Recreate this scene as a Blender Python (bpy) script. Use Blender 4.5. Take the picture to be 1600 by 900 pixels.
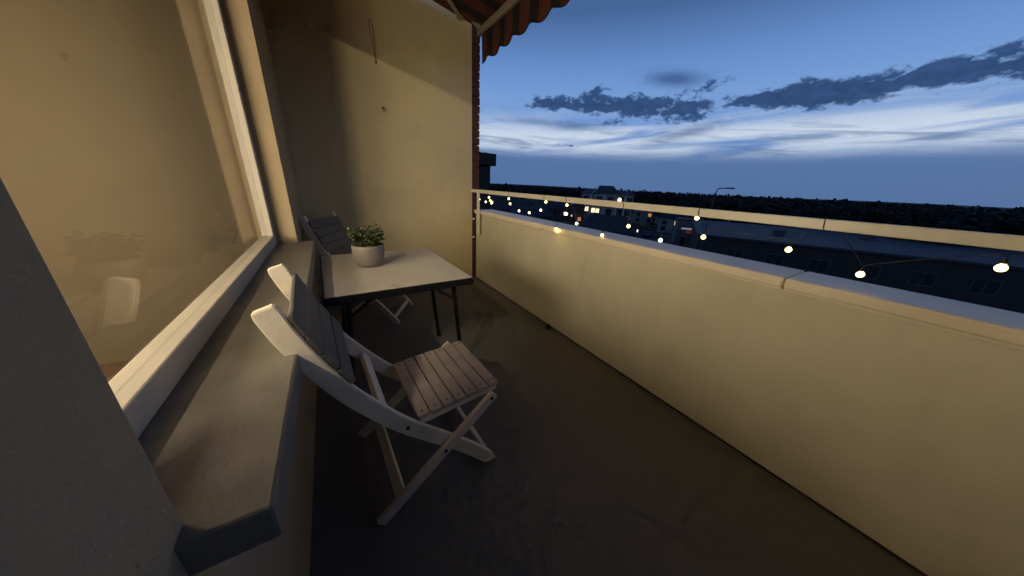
import bpy, bmesh, math, random
from mathutils import Vector, Matrix
R = math.radians
random.seed(7)
S = bpy.context.scene
for o in list(bpy.data.objects): bpy.data.objects.remove(o)
C = S.collection

# ------------------------------------------------------------------ camera
# world: X out of the house towards the parapet, Y along the balcony to its end wall, Z up, balcony floor at 0
YAW, PITCH, ROLL, FPX, H = R(32.485), R(19.783), R(2.794), 444.43, 1.2
_f = Vector((math.sin(YAW)*math.cos(PITCH), math.cos(YAW)*math.cos(PITCH), -math.sin(PITCH)))
_r = Vector((math.cos(YAW), -math.sin(YAW), 0)); _u = _r.cross(_f)
CR = _r*math.cos(ROLL)+_u*math.sin(ROLL); CU = _u*math.cos(ROLL)-_r*math.sin(ROLL); CF = _f
CAM = Vector((0, 0, H))
cd = bpy.data.cameras.new('camera'); cam = bpy.data.objects.new('camera', cd); C.objects.link(cam)
cd.sensor_width = 36; cd.sensor_fit = 'HORIZONTAL'; cd.lens = FPX/1600*36
cd.clip_start = 0.02; cd.clip_end = 9000
m3 = Matrix((CR, CU, -CF)).transposed()
cam.matrix_world = Matrix.Translation(CAM) @ m3.to_4x4()
S.camera = cam
def ray(x, y): return CF + CR*((x-800)/FPX) - CU*((y-449.5)/FPX)
def onz(x, y, z): d = ray(x, y); return CAM + d*((z-H)/d.z)
def onx(x, y, X): d = ray(x, y); return CAM + d*(X/d.x)
def ony(x, y, Y): d = ray(x, y); return CAM + d*(Y/d.y)
def atd(x, y, D): d = ray(x, y); return CAM + d*(D/math.hypot(d.x, d.y))

# ------------------------------------------------------------------ render settings
S.render.engine = 'CYCLES'
S.view_settings.view_transform = 'Standard'; S.view_settings.look = 'None'
S.view_settings.exposure = 0.0; S.view_settings.gamma = 1.0
S.cycles.max_bounces = 5; S.cycles.diffuse_bounces = 4; S.cycles.glossy_bounces = 3; S.cycles.transparent_max_bounces = 8
S.cycles.caustics_reflective = False; S.cycles.caustics_refractive = False
S.cycles.sample_clamp_indirect = 4.0
S.cycles.use_adaptive_sampling = True; S.cycles.adaptive_threshold = .03; S.cycles.adaptive_min_samples = 16; S.cycles.use_denoising = True

# ------------------------------------------------------------------ node helpers
class NT:
    def __init__(s, nt): s.nt = nt; s.n = nt.nodes; s.l = nt.links
    def node(s, t, **k):
        n = s.n.new(t)
        for a, b in k.items(): setattr(n, a, b)
        return n
    def put(s, sock, v):
        if hasattr(v, 'is_output') or hasattr(v, 'node'): s.l.new(v, sock)
        else: sock.default_value = v
    def m(s, op, a, b=None, c=None, clamp=False):
        n = s.node('ShaderNodeMath', operation=op); n.use_clamp = clamp
        s.put(n.inputs[0], a)
        if b is not None: s.put(n.inputs[1], b)
        if c is not None: s.put(n.inputs[2], c)
        return n.outputs[0]
    def mix(s, f, a, b):
        n = s.node('ShaderNodeMix', data_type='RGBA'); s.put(n.inputs[0], f); s.put(n.inputs[6], a); s.put(n.inputs[7], b)
        return n.outputs[2]
    def sstep(s, v, lo, hi):
        n = s.node('ShaderNodeMapRange', interpolation_type='SMOOTHSTEP'); s.put(n.inputs[0], v)
        s.put(n.inputs[1], lo); s.put(n.inputs[2], hi); n.inputs[3].default_value = 0; n.inputs[4].default_value = 1
        return n.outputs[0]
    def noise(s, vec, scale, detail=4, rough=.5, dist=0):
        n = s.node('ShaderNodeTexNoise'); s.put(n.inputs['Vector'], vec); n.inputs['Scale'].default_value = scale
        n.inputs['Detail'].default_value = detail; n.inputs['Roughness'].default_value = rough; n.inputs['Distortion'].default_value = dist
        return n.outputs[0]
    def comb(s, x, y, z=0.0):
        n = s.node('ShaderNodeCombineXYZ'); s.put(n.inputs[0], x); s.put(n.inputs[1], y); s.put(n.inputs[2], z); return n.outputs[0]
    def ramp(s, f, stops):
        n = s.node('ShaderNodeValToRGB'); e = n.color_ramp.elements
        while len(e) < len(stops): e.new(.5)
        for i, (p, c) in enumerate(stops): e[i].position = p; e[i].color = (*c, 1)
        s.put(n.inputs[0], f); return n.outputs[0]
def srgb(r, g, b):
    return tuple(((c/255)/12.92 if c/255 < .04045 else ((c/255+.055)/1.055)**2.4) for c in (r, g, b))

# ------------------------------------------------------------------ world: dusk sky after sunset
W = bpy.data.worlds.new('World'); S.world = W; W.use_nodes = True
W.cycles.sampling_method = 'MANUAL'; W.cycles.sample_map_resolution = 256
w = NT(W.node_tree); w.n.clear()
out = w.node('ShaderNodeOutputWorld'); bg = w.node('ShaderNodeBackground')
tc = w.node('ShaderNodeTexCoord'); sep = w.node('ShaderNodeSeparateXYZ'); w.l.new(tc.outputs['Generated'], sep.inputs[0])
el = w.m('MULTIPLY', w.m('ARCSINE', sep.outputs[2]), 57.2958)
az = w.m('MULTIPLY', w.m('ARCTAN2', sep.outputs[0], sep.outputs[1]), 57.2958)
base = w.ramp(w.m('DIVIDE', el, 90.0, clamp=True), [
    (0.0, srgb(80, 108, 154)), (0.05, srgb(86, 117, 168)), (0.10, srgb(116, 152, 208)), (0.16, srgb(116, 156, 212)),
    (0.205, srgb(100, 140, 199)), (0.27, srgb(70, 102, 153)), (0.42, srgb(52, 82, 132)), (1.0, srgb(38, 62, 112))])
sky = w.node('ShaderNodeTexSky', sky_type='NISHITA'); sky.sun_disc = False
SUN_EL, SUN_ROT = R(-1.0), R(100)
sky.sun_elevation = SUN_EL; sky.sun_rotation = SUN_ROT
col = base
def gauss(az0, el0, a, b, s=0.0):
    dx = w.m('SUBTRACT', az, az0)
    dy = w.m('SUBTRACT', w.m('SUBTRACT', el, el0), w.m('MULTIPLY', dx, s))
    q = w.m('ADD', w.m('POWER', w.m('ABSOLUTE', w.m('DIVIDE', dx, a)), 2.0), w.m('POWER', w.m('ABSOLUTE', w.m('DIVIDE', dy, b)), 2.0))
    return w.m('POWER', 2.71828, w.m('MULTIPLY', q, -1.0))
def band(e0, s):
    return w.m('POWER', 2.71828, w.m('MULTIPLY', w.m('POWER', w.m('ABSOLUTE', w.m('DIVIDE', w.m('SUBTRACT', el, e0), s)), 2.0), -1.0))
def addall(l):
    r = l[0]
    for x in l[1:]: r = w.m('ADD', r, x)
    return r
# pale band of thin high cloud above the horizon
v1 = w.comb(w.m('MULTIPLY', az, .045), w.m('MULTIPLY', w.m('ADD', el, w.m('MULTIPLY', az, -.05)), .42))
st = w.noise(v1, 1.0, 4, .58, .6)
pale = w.m('MULTIPLY', band(8.0, 2.9), w.sstep(st, .32, .58))
pale = w.m('MULTIPLY', pale, w.sstep(el, 3.6, 6.6))
col = w.mix(w.m('MULTIPLY', pale, 1.0, clamp=True), col, (*srgb(200, 214, 232), 1))
# greyer streaks inside the pale band
v2 = w.comb(w.m('MULTIPLY', az, .06), w.m('MULTIPLY', w.m('ADD', el, w.m('MULTIPLY', az, .07)), .75), 3.0)
st2 = w.noise(v2, 1.0, 4, .6, .8)
grey = w.m('MULTIPLY', w.m('MULTIPLY', band(7.2, 2.6), w.sstep(st2, .50, .66)), .62)
col = w.mix(grey, col, (*srgb(92, 116, 158), 1))
# dark cumulus bank and loose shreds
v3 = w.comb(w.m('MULTIPLY', az, .55), w.m('MULTIPLY', el, 1.0), 11.0)
nz = w.noise(v3, 1.0, 6, .62, .3)
lowf = w.noise(w.comb(w.m('MULTIPLY', az, .035), w.m('MULTIPLY', el, .05), 5.0), 1.0, 2, .5)
generic = w.m('MULTIPLY', band(13.0, 1.6), w.sstep(lowf, .40, .56))
beyond = w.m('MAXIMUM', w.sstep(az, 66, 74), w.sstep(w.m('MULTIPLY', az, -1.0), -22, 0))
generic = w.m('MULTIPLY', generic, beyond)
shape = addall([gauss(37.5, 13.4, 4.6, 1.0), gauss(45.5, 13.2, 4.2, 1.25), gauss(52.0, 12.9, 3.4, 1.6), gauss(58.8, 12.1, 3.8, 1.9),
                w.m('MULTIPLY', gauss(45.2, 15.1, 1.8, .8, .25), .8), w.m('MULTIPLY', gauss(62.0, 15.0, 2.6, .7, .15), .55), w.m('MULTIPLY', gauss(48.0, 10.6, 2.4, .6), .5), w.m('MULTIPLY', gauss(42.0, 7.2, 3.0, .35), .5), gauss(67.5, 12.7, 3.6, .8), gauss(75.0, 12.3, 5.0, 1.2),
                w.m('MULTIPLY', generic, .95)])
dens = w.m('ADD', w.m('MULTIPLY', shape, .95), w.m('MULTIPLY', w.m('SUBTRACT', nz, .5), 2.3))
dens = w.m('MULTIPLY', w.sstep(dens, .26, .72), w.sstep(shape, .06, .34))
dark = w.mix(w.sstep(nz, .3, .75), (*srgb(36, 63, 104), 1), (*srgb(50, 79, 128), 1))
col = w.mix(w.m('MULTIPLY', dens, .96), col, dark)
# thin wisps: the flat lens cloud and two faint ones under the bank
soft = addall([w.m('MULTIPLY', gauss(56.5, 16.1, 4.0, .95, -.10), 1.25), w.m('MULTIPLY', gauss(34.5, 10.7, 4.5, .55), .65),
               w.m('MULTIPLY', gauss(42.0, 10.1, 4.5, .7), .8), w.m('MULTIPLY', gauss(60.0, 9.0, 5.5, .9, .22), .75)])
sd = w.m('MULTIPLY', soft, w.sstep(w.m('ADD', nz, w.m('MULTIPLY', soft, .30)), .36, .62))
col = w.mix(w.m('MULTIPLY', sd, .85, clamp=True), col, (*srgb(70, 101, 152), 1))
# low grey-blue bank along the horizon
hz = w.m('SUBTRACT', 1.0, w.sstep(w.m('ADD', el, w.m('MULTIPLY', w.m('SUBTRACT', st2, .5), 3.0)), 4.2, 6.6))
col = w.mix(w.m('MULTIPLY', hz, .8), col, (*srgb(84, 114, 160), 1))
# a share of the physical sky glow on top of the cloud picture
add = w.node('ShaderNodeMix', data_type='RGBA', blend_type='ADD'); add.inputs[0].default_value = .004
w.l.new(col, add.inputs[6]); w.l.new(sky.outputs[0], add.inputs[7])
w.l.new(add.outputs[2], bg.inputs[0]); bg.inputs[1].default_value = 1.0
w.l.new(bg.outputs[0], out.inputs[0])

# ------------------------------------------------------------------ materials
MATS = {}
def mat(name, colr, rough=.6, var=.12, vscale=6.0, bump=0.0, bscale=80.0, metal=0.0, spec=.5, wear=None, wscale=3.0, stretch=(1, 1, 1), coord='Object'):
    if name in MATS: return MATS[name]
    ma = bpy.data.materials.new(name); ma.use_nodes = True; t = NT(ma.node_tree)
    b = t.n['Principled BSDF']
    tcn = t.node('ShaderNodeTexCoord'); mp = t.node('ShaderNodeMapping'); mp.inputs['Scale'].default_value = stretch
    t.l.new(tcn.outputs[coord], mp.inputs[0]); v = mp.outputs[0]
    nz = t.noise(v, vscale, 3, .6)
    lo = tuple(max(0, c*(1-var)) for c in colr); hi = tuple(min(1, c*(1+var)) for c in colr)
    c = t.mix(t.sstep(nz, .3, .7), (*lo, 1), (*hi, 1))
    if wear:
        wn = t.noise(v, wscale, 5, .65)
        c = t.mix(t.sstep(wn, wear[1], wear[1]+.1), c, (*wear[0], 1))
    t.l.new(c, b.inputs['Base Color'])
    rn = t.node('ShaderNodeMapRange'); t.l.new(nz, rn.inputs[0]); rn.inputs[3].default_value = max(.02, rough-.1); rn.inputs[4].default_value = min(1, rough+.1)
    t.l.new(rn.outputs[0], b.inputs['Roughness'])
    b.inputs['Metallic'].default_value = metal; b.inputs['Specular IOR Level'].default_value = spec
    if bump:
        bn = t.node('ShaderNodeBump'); bn.inputs['Strength'].default_value = bump; bn.inputs['Distance'].default_value = .006
        n1 = t.noise(v, bscale, 2, .65); t.l.new(n1, bn.inputs['Height']); t.l.new(bn.outputs[0], b.inputs['Normal'])
    MATS[name] = ma; return ma
def emat(name, colr, strength):
    if name in MATS: return MATS[name]
    ma = bpy.data.materials.new(name); ma.use_nodes = True; t = NT(ma.node_tree); b = t.n['Principled BSDF']
    b.inputs['Base Color'].default_value = (*[min(1, c) for c in colr], 1)
    b.inputs['Emission Color'].default_value = (*colr, 1)
    tcn = t.node('ShaderNodeTexCoord'); nz = t.noise(tcn.outputs['Object'], 9.0, 3)
    t.l.new(t.m('MULTIPLY', t.m('ADD', nz, .5), strength), b.inputs['Emission Strength'])
    MATS[name] = ma; return ma
def gmat(name, tint=(.9, .93, .95)):
    if name in MATS: return MATS[name]
    ma = bpy.data.materials.new(name); ma.use_nodes = True; t = NT(ma.node_tree); t.n.clear()
    o = t.node('ShaderNodeOutputMaterial'); tr = t.node('ShaderNodeBsdfTransparent'); tr.inputs[0].default_value = (*tint, 1)
    gl = t.node('ShaderNodeBsdfGlossy'); gl.inputs['Roughness'].default_value = .02
    lw = t.node('ShaderNodeLayerWeight'); lw.inputs['Blend'].default_value = .5      # Schlick reflectance of one glass face
    fr_ = t.m('ADD', t.m('MULTIPLY', t.m('POWER', lw.outputs['Facing'], 5.0), .9), .04)
    mx = t.node('ShaderNodeMixShader'); t.l.new(fr_, mx.inputs[0]); t.l.new(tr.outputs[0], mx.inputs[1]); t.l.new(gl.outputs[0], mx.inputs[2])
    t.l.new(mx.outputs[0], o.inputs[0]); MATS[name] = ma; return ma

# plaster with drips, blisters and hairline marks
def plaster(name, colr, rough=.85):
    ma = mat(name, colr, rough, .07, 2.2); t = NT(ma.node_tree); b = t.n['Principled BSDF']
    tcn = t.node('ShaderNodeTexCoord'); v = tcn.outputs['Object']
    mp2 = t.node('ShaderNodeMapping'); mp2.inputs['Scale'].default_value = (5, 5, .7); t.l.new(v, mp2.inputs[0])      # rain runs and grubby patches
    run = t.m('MULTIPLY', t.sstep(t.noise(mp2.outputs[0], 2.0, 4, .65), .50, .74), .24)
    grime = t.m('MULTIPLY', t.sstep(t.noise(v, 1.7, 5, .68), .52, .72), .22)
    old = b.inputs['Base Color'].links[0].from_socket
    t.l.new(t.mix(t.m('MAXIMUM', run, grime), old, (*[c*.74 for c in colr], 1)), b.inputs['Base Color'])
    f = t.noise(v, 170, 1, .6); g = t.noise(v, 28, 2, .6)
    vo = t.node('ShaderNodeTexVoronoi'); t.l.new(v, vo.inputs['Vector']); vo.inputs['Scale'].default_value = 46
    bl = t.m('MULTIPLY', t.m('SUBTRACT', 1.0, t.sstep(vo.outputs['Distance'], .05, .22)), t.sstep(t.noise(v, 2.6, 2, .6), .56, .68))
    hgt = t.m('ADD', t.m('ADD', t.m('MULTIPLY', f, .45), t.m('MULTIPLY', g, .7)), t.m('MULTIPLY', bl, .8))
    bn = t.node('ShaderNodeBump'); bn.inputs['Strength'].default_value = .6; bn.inputs['Distance'].default_value = .004
    t.l.new(hgt, bn.inputs['Height']); t.l.new(bn.outputs[0], b.inputs['Normal'])
    return ma
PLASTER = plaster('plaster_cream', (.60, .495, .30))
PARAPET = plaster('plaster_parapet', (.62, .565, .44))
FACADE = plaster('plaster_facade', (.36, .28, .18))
COPING = mat('coping_paint', (.80, .70, .55), .42, .06, 5, .2, 60, wear=((.66, .56, .42), .66), wscale=7)
RAIL = mat('rail_paint', (.74, .69, .58), .38, .05, 8, .06, 40)
FLOOR = mat('floor_paint', (.138, .131, .120), .68, .06, 1.2, .02, 60, wear=((.116, .110, .101), .60), wscale=1.3)
BRICK = mat('brick_red', (.075, .024, .020), .85, .3, 18, .7, 70)
MORTAR = mat('mortar', (.09, .055, .045), .95, .2, 30, .5, 120)
WHITEWOOD = mat('white_painted_wood', (.82, .75, .65), .5, .08, 5, .25, 30, stretch=(1, 1, 1), wear=((.46, .42, .37), .64), wscale=10)
SLATWOOD = mat('taupe_slat_wood', (.50, .425, .36), .55, .13, 9, .28, 35, wear=((.30, .24, .20), .60), wscale=8)
GREYWOOD = mat('grey_slat_wood', (.105, .10, .098), .6, .15, 8, .28, 35)
BLACK = mat('black_metal', (.012, .012, .013), .4, .2, 9)
DARKSCREW = mat('dark_screw', (.02, .018, .016), .5, .2, 40, metal=.5)
TABLETOP = mat('table_laminate', (.63, .58, .50), .40, .07, 4, .06, 90, wear=((.44, .39, .32), .62), wscale=6)
POT = mat('pot_ceramic', (.19, .165, .15), .55, .06, 8, .15, 60)
SOIL = mat('soil', (.03, .022, .016), .95, .3, 60, .8, 90)
LEAF = mat('leaf_green', (.085, .115, .045), .5, .45, 30)
AWN_A = mat('awning_rust', (.075, .017, .011), .85, .12, 30, .2, 200)
AWN_B = mat('awning_dark', (.007, .004, .004), .85, .15, 30, .2, 200)
ALU = mat('awning_metal', (.27, .24, .19), .45, .06, 10, metal=.15)
WIRE = mat('black_wire', (.012, .011, .01), .5, .1, 20)
BULB = emat('bulb_warm', (1.0, .78, .28), 4.6)
BULB2 = emat('bulb_pale', (1.0, .86, .56), 3.6)
WFRAME = mat('window_frame_white', (.50, .46, .40), .4, .05, 6)
GLASS = gmat('window_glass')
ROOMW = mat('room_wall', (.55, .48, .38), .8, .06, 3)
ROOMF = mat('room_floor', (.10, .06, .035), .5, .2, 8)
STEEL = mat('rust_metal', (.07, .05, .035), .6, .3, 30, metal=.4)

# ------------------------------------------------------------------ mesh helpers
class MB:
    def __init__(s): s.bm = bmesh.new()
    def box(s, x0, x1, y0, y1, z0, z1, bev=0.0, mtx=None):
        b = bmesh.new(); bmesh.ops.create_cube(b, size=1)
        bmesh.ops.transform(b, matrix=Matrix.Translation(((x0+x1)/2, (y0+y1)/2, (z0+z1)/2)) @ Matrix.Diagonal((x1-x0, y1-y0, z1-z0, 1)), verts=b.verts)
        if bev: bmesh.ops.bevel(b, geom=list(b.edges), offset=bev, segments=2, affect='EDGES', profile=.5)
        if mtx is not None: bmesh.ops.transform(b, matrix=mtx, verts=b.verts)
        s.merge(b); return s
    def merge(s, b):
        me = bpy.data.meshes.new('tmp'); b.to_mesh(me); b.free(); s.bm.from_mesh(me); bpy.data.meshes.remove(me)
    def beam(s, a, b, wdt, hgt, up=(0, 0, 1), bev=.003, ext=0):
        a = Vector(a); b = Vector(b); d = (b-a); L = d.length; d.normalize()
        sx = d.cross(Vector(up)).normalized(); uz = sx.cross(d)
        mx = Matrix((sx, d, uz)).transposed().to_4x4(); mx.translation = (a+b)/2
        return s.box(-wdt/2, wdt/2, -L/2-ext, L/2+ext, -hgt/2, hgt/2, bev, mx)
    def tube(s, pts, r, n=8, cap=True):
        pts = [Vector(p) for p in pts]; rings = []
        rr = r if isinstance(r, (list, tuple)) else [r]*len(pts)
        ref = None
        for i, p in enumerate(pts):
            d = (pts[min(i+1, len(pts)-1)]-pts[max(i-1, 0)]).normalized()
            if ref is None: ref = Vector((0, 0, 1)) if abs(d.z) < .9 else Vector((1, 0, 0))
            a = d.cross(ref).normalized(); b2 = a.cross(d).normalized(); ref = b2
            rings.append([s.bm.verts.new(p + a*math.cos(k*2*math.pi/n)*rr[i] + b2*math.sin(k*2*math.pi/n)*rr[i]) for k in range(n)])
        for A, B in zip(rings, rings[1:]):
            for k in range(n): s.bm.faces.new((A[k], A[(k+1) % n], B[(k+1) % n], B[k]))
        if cap: s.bm.faces.new(rings[0][::-1]); s.bm.faces.new(rings[-1])
        return s
    def lathe(s, prof, c=(0, 0, 0), n=32):
        c = Vector(c); rings = []
        for r, z in prof:
            if r < 1e-5: rings.append([s.bm.verts.new(c+Vector((0, 0, z)))])
            else: rings.append([s.bm.verts.new(c+Vector((r*math.cos(k*2*math.pi/n), r*math.sin(k*2*math.pi/n), z))) for k in range(n)])
        for A, B in zip(rings, rings[1:]):
            for k in range(n):
                k2 = (k+1) % n
                if len(A) == 1 and len(B) == 1: continue
                if len(A) == 1: s.bm.faces.new((A[0], B[k2], B[k]))
                elif len(B) == 1: s.bm.faces.new((A[k], A[k2], B[0]))
                else: s.bm.faces.new((A[k], A[k2], B[k2], B[k]))
        return s
    def poly(s, vs, fs):
        v = [s.bm.verts.new(Vector(p)) for p in vs]
        for f in fs: s.bm.faces.new([v[i] for i in f])
        return s
    def prism(s, outline, axis, a, b):
        # outline: list of 2D pts; extruded along axis ('x','y','z') from a to b
        def P(p, t): return {'x': (t, p[0], p[1]), 'y': (p[0], t, p[1]), 'z': (p[0], p[1], t)}[axis]
        n = len(outline)
        return s.poly([P(p, a) for p in outline]+[P(p, b) for p in outline],
                      [tuple(range(n))[::-1], tuple(range(n, 2*n))]+[(i, (i+1) % n, n+(i+1) % n, n+i) for i in range(n)])
    def build(s, name, ma, parent=None, smooth=False, recalc=True):
        if recalc: bmesh.ops.recalc_face_normals(s.bm, faces=s.bm.faces)
        me = bpy.data.meshes.new(name); s.bm.to_mesh(me); s.bm.free()
        me.materials.append(ma)
        if smooth:
            for p in me.polygons: p.use_smooth = True
        return link(name, me, parent)
def link(name, me, parent=None):
    o = bpy.data.objects.new(name, me); C.objects.link(o)
    if parent is not None: o.parent = parent
    return o
def thing(name, label, cat, loc=(0, 0, 0), rz=0, group=None):
    o = bpy.data.objects.new(name, None); C.objects.link(o); o.location = loc; o.rotation_euler[2] = rz; o.empty_display_size = .1
    return tag(o, label, cat, group)
def tag(o, label, cat, group=None):
    o['label'] = label; o['category'] = cat
    if group: o['group'] = group
    return o
def struct(o): o['kind'] = 'structure'; return o
def stuff(o): o['kind'] = 'stuff'; return o
def copy_tree(o, parent=None):
    c = o.copy(); C.objects.link(c); c.parent = parent
    for ch in o.children: copy_tree(ch, c)
    return c

# ================================================================== THE BALCONY
XH, YB, XP = -0.22, 3.41, 1.569          # house wall face, end wall face, parapet inner face
Y0 = -2.9                                 # the other end of the balcony, behind the photographer
struct(MB().box(XH-.5, 1.86, Y0-.3, YB+.35, -.22, 0).build('balcony_floor', FLOOR))
fd = thing('floor_drain', 'small black floor drain at the foot of the parapet', 'drain', (1.535, 1.765, 0.0))
MB().lathe([(0, .004), (.030, .004), (.034, .002), (.034, -.001)], n=20).build('grate_plate', mat('drain_grey', (.03, .03, .027), .7), fd)
MB().lathe([(.012, .0), (.017, .028), (.010, .034), (0, .034)], n=14).build('knob', BLACK, fd)

# end wall (plaster) with brick pier at its outer end
ew = thing('end_wall', 'cream plastered wall closing the balcony behind the table', 'wall', (.6, YB, 0))
def loc(o, t): o.location = Vector(o.location)-Vector(t.location); return o
def under(mb, name, ma, t, smooth=False):
    o = mb.build(name, ma, t, smooth); o.location = -Vector(t.location); return o
under(MB().box(XH-.6, 1.520, YB, YB+.22, -.1, 3.25), 'plaster', PLASTER, ew)
bp = thing('brick_pier', 'narrow dark red brick pier at the outer end of the cream wall', 'brick pier', (1.57, YB, 0))
under(MB().box(1.524, 1.60, YB+.02, YB+.22, 0, 3.2), 'mortar_core', MORTAR, bp)
br_me = []
for k in range(4):
    b = MB(); rnd = random.Random(k); b.box(0, .094, 0, .20, 0, .0715, .006)
    for v in b.bm.verts: v.co += Vector((rnd.uniform(-.004, .004), rnd.uniform(-.004, .003), rnd.uniform(-.003, .003)))
    me = bpy.data.meshes.new('brick'); bmesh.ops.recalc_face_normals(b.bm, faces=b.bm.faces); b.bm.to_mesh(me); b.bm.free(); me.materials.append(BRICK); br_me.append(me)
z = .004; k = 0
while z < 3.12:
    o = link('brick', br_me[(k*7) % 4], bp); o.location = Vector((1.5235+random.uniform(-.001, .004), YB+.004+random.uniform(0, .005), z))-bp.location
    z += .0815; k += 1
for zz in (.78, .55):
    under(MB().box(1.524, 1.548, YB-.018, YB+.003, zz-.012, zz+.012, .004), 'cable_clip', RAIL, bp)
under(MB().tube([(1.535, YB-.010, .02), (1.537, YB-.010, .4), (1.534, YB-.011, .8), (1.536, YB-.010, 1.08)], .004), 'cable', mat('brown_cable', (.07, .03, .025), .6), bp)

# wall fittings
ho = ony(598, 168, YB)
hk = thing('screw_hook', 'rusty screw hook sticking out of the cream wall', 'hook', (ho.x, YB, ho.z))
MB().tube([(0, .01, 0), (0, -.022, 0)], .0075, 10).build('plug', STEEL, hk)
MB().tube([(0, -.02, 0), (.004, -.036, -.004), (.006, -.042, -.018), (.003, -.036, -.030), (0, -.026, -.032)], .0042, 8).build('hook', STEEL, hk)
cu = ony(583, 33, YB); cl = ony(587, 97, YB)
cdm = thing('hanging_cord', 'thin pale loop of cord hanging on the cream wall above the plant', 'cord', (cl.x, YB, cl.z))
hh = cu.z-cl.z
MB().tube([(-.030, -.006, hh), (-.022, -.008, hh*.6), (-.008, -.008, hh*.25), (0, -.008, .01)], .0035, 6).build('cord_strand', mat('cord_beige', (.40, .33, .22), .8), cdm)
MB().tube([(-.004, -.006, hh*.97), (.002, -.008, hh*.6), (.003, -.008, hh*.25), (0, -.008, .01)], .0035, 6).build('cord_strand', MATS['cord_beige'], cdm)
MB().lathe([(0, .012), (.006, .008), (.008, 0), (.006, -.010), (0, -.014)], (0, -.009, 0), 10).build('cord_knob', STEEL, cdm)
MB().lathe([(0, .008), (.006, 0), (0, -.008)], (-.016, -.006, hh+.004), 8).build('nail', STEEL, cdm)

# far end wall behind the photographer
ow = thing('partition_wall', 'cream plastered wall at the other end of the balcony', 'wall', (.6, Y0, 0))
under(MB().box(XH-.4, 1.60, Y0-.2, Y0, -.1, 3.25), 'plaster', PLASTER, ow)

# house facade: wall below, above and between, a window with sill and a glazed door
WY0, WY1, WZ0, WZ1 = .42, 2.40, .75, 2.49
DY0, DY1, DZ0, DZ1 = -1.30, -.40, .10, 2.49
fac = thing('house_wall', 'pale plastered house wall with window and balcony door', 'house wall', (XH, 1, 0))
fb = MB(); X0, X1 = XH-.2, XH
fb.box(X0, X1, WY1, YB, 0, 3.25); fb.box(X0, X1, WY0, WY1, 0, WZ0-.045); fb.box(X0, X1, Y0, YB, WZ1, 3.25) if False else None
fb.box(X0, X1, Y0, DY0, 0, WZ1); fb.box(X0, X1, DY0, DY1, 0, DZ0); fb.box(X0, X1, DY1, WY0, 0, WZ1)
fb.box(X0, X1, Y0, WY1, WZ1, 3.25)
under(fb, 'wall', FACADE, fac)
under(MB().box(X0+.02, -.124, WY0-.03, 2.454, WZ0-.045, WZ0+.018, .006), 'window_sill', mat('sill_stone', (.19, .175, .155), .5, .1, 12, .15, 80), fac)
fx0, fx1 = XH-.17, XH-.11
def sash(parent, name, y0, y1, z0, z1, mull=()):
    f = MB(); t = .062
    f.box(fx0, fx1, y0, y1, z0, z0+t, .004); f.box(fx0, fx1, y0, y1, z1-t*.4, z1, .004)
    f.box(fx0+.001, fx1-.001, y0, y0+t, z0+t, z1-t*.4, .004); f.box(fx0+.001, fx1-.001, y1-t, y1, z0+t, z1-t*.4, .004)
    for m_ in mull: f.box(fx0+.002, fx1-.002, m_-t*.6, m_+t*.6, z0+t, z1-t*.4, .004)
    o = under(f, name, WFRAME, parent)
    ys = [y0+t]+list(mull)+[y1-t]
    for a, b in zip(ys, ys[1:]):
        g = MB().box(fx0+.027, fx0+.031, a+(t*.6 if a in mull else 0), b-(t*.6 if b in mull else 0), z0+t, z1-t*.4).build('pane', GLASS, o)
    return o
sash(fac, 'window', WY0, WY1, WZ0+.018, WZ1)
dr = sash(fac, 'door', DY0, DY1, DZ0, DZ1)
MB().tube([(fx1, -.43, 1.1), (fx1+.05, -.43, 1.1), (fx1+.05, -.54, 1.1)], .009).build('handle', STEEL, dr)
cm = bpy.data.materials.new('fill_curtain_cloth'); cm.use_nodes = True; t_ = NT(cm.node_tree); t_.n.clear(); MATS['fill_curtain_cloth'] = cm  # unseen cloth added behind the door: passes room light on to fill the chair
o_ = t_.node('ShaderNodeOutputMaterial'); d_ = t_.node('ShaderNodeBsdfDiffuse'); d_.inputs[0].default_value = (.55, .5, .42, 1)
tl = t_.node('ShaderNodeBsdfTranslucent'); a_ = t_.node('ShaderNodeMixShader'); a_.inputs[0].default_value = .62
nzc = t_.noise(t_.node('ShaderNodeTexCoord').outputs['Object'], 60, 2); t_.l.new(t_.mix(nzc, (.58, .52, .43, 1), (.72, .66, .56, 1)), tl.inputs[0])
t_.l.new(d_.outputs[0], a_.inputs[1]); t_.l.new(tl.outputs[0], a_.inputs[2]); t_.l.new(a_.outputs[0], o_.inputs[0])
cb = MB(); ny = 60; vs = []
for k in range(ny+1):
    yy = DY0-.06+(DY1-DY0+.12)*k/ny; xx = X0-.07+.022*math.sin(k*.9)+.008*math.sin(k*2.3)
    vs += [(xx, yy, .05), (xx, yy, 2.62)]
cb.poly(vs, [(2*k, 2*k+1, 2*k+3, 2*k+2) for k in range(ny)])
tag(cb.build('fill_curtain', cm, None, True), 'added translucent cloth giving fill light behind the balcony door', 'fill_curtain')

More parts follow.
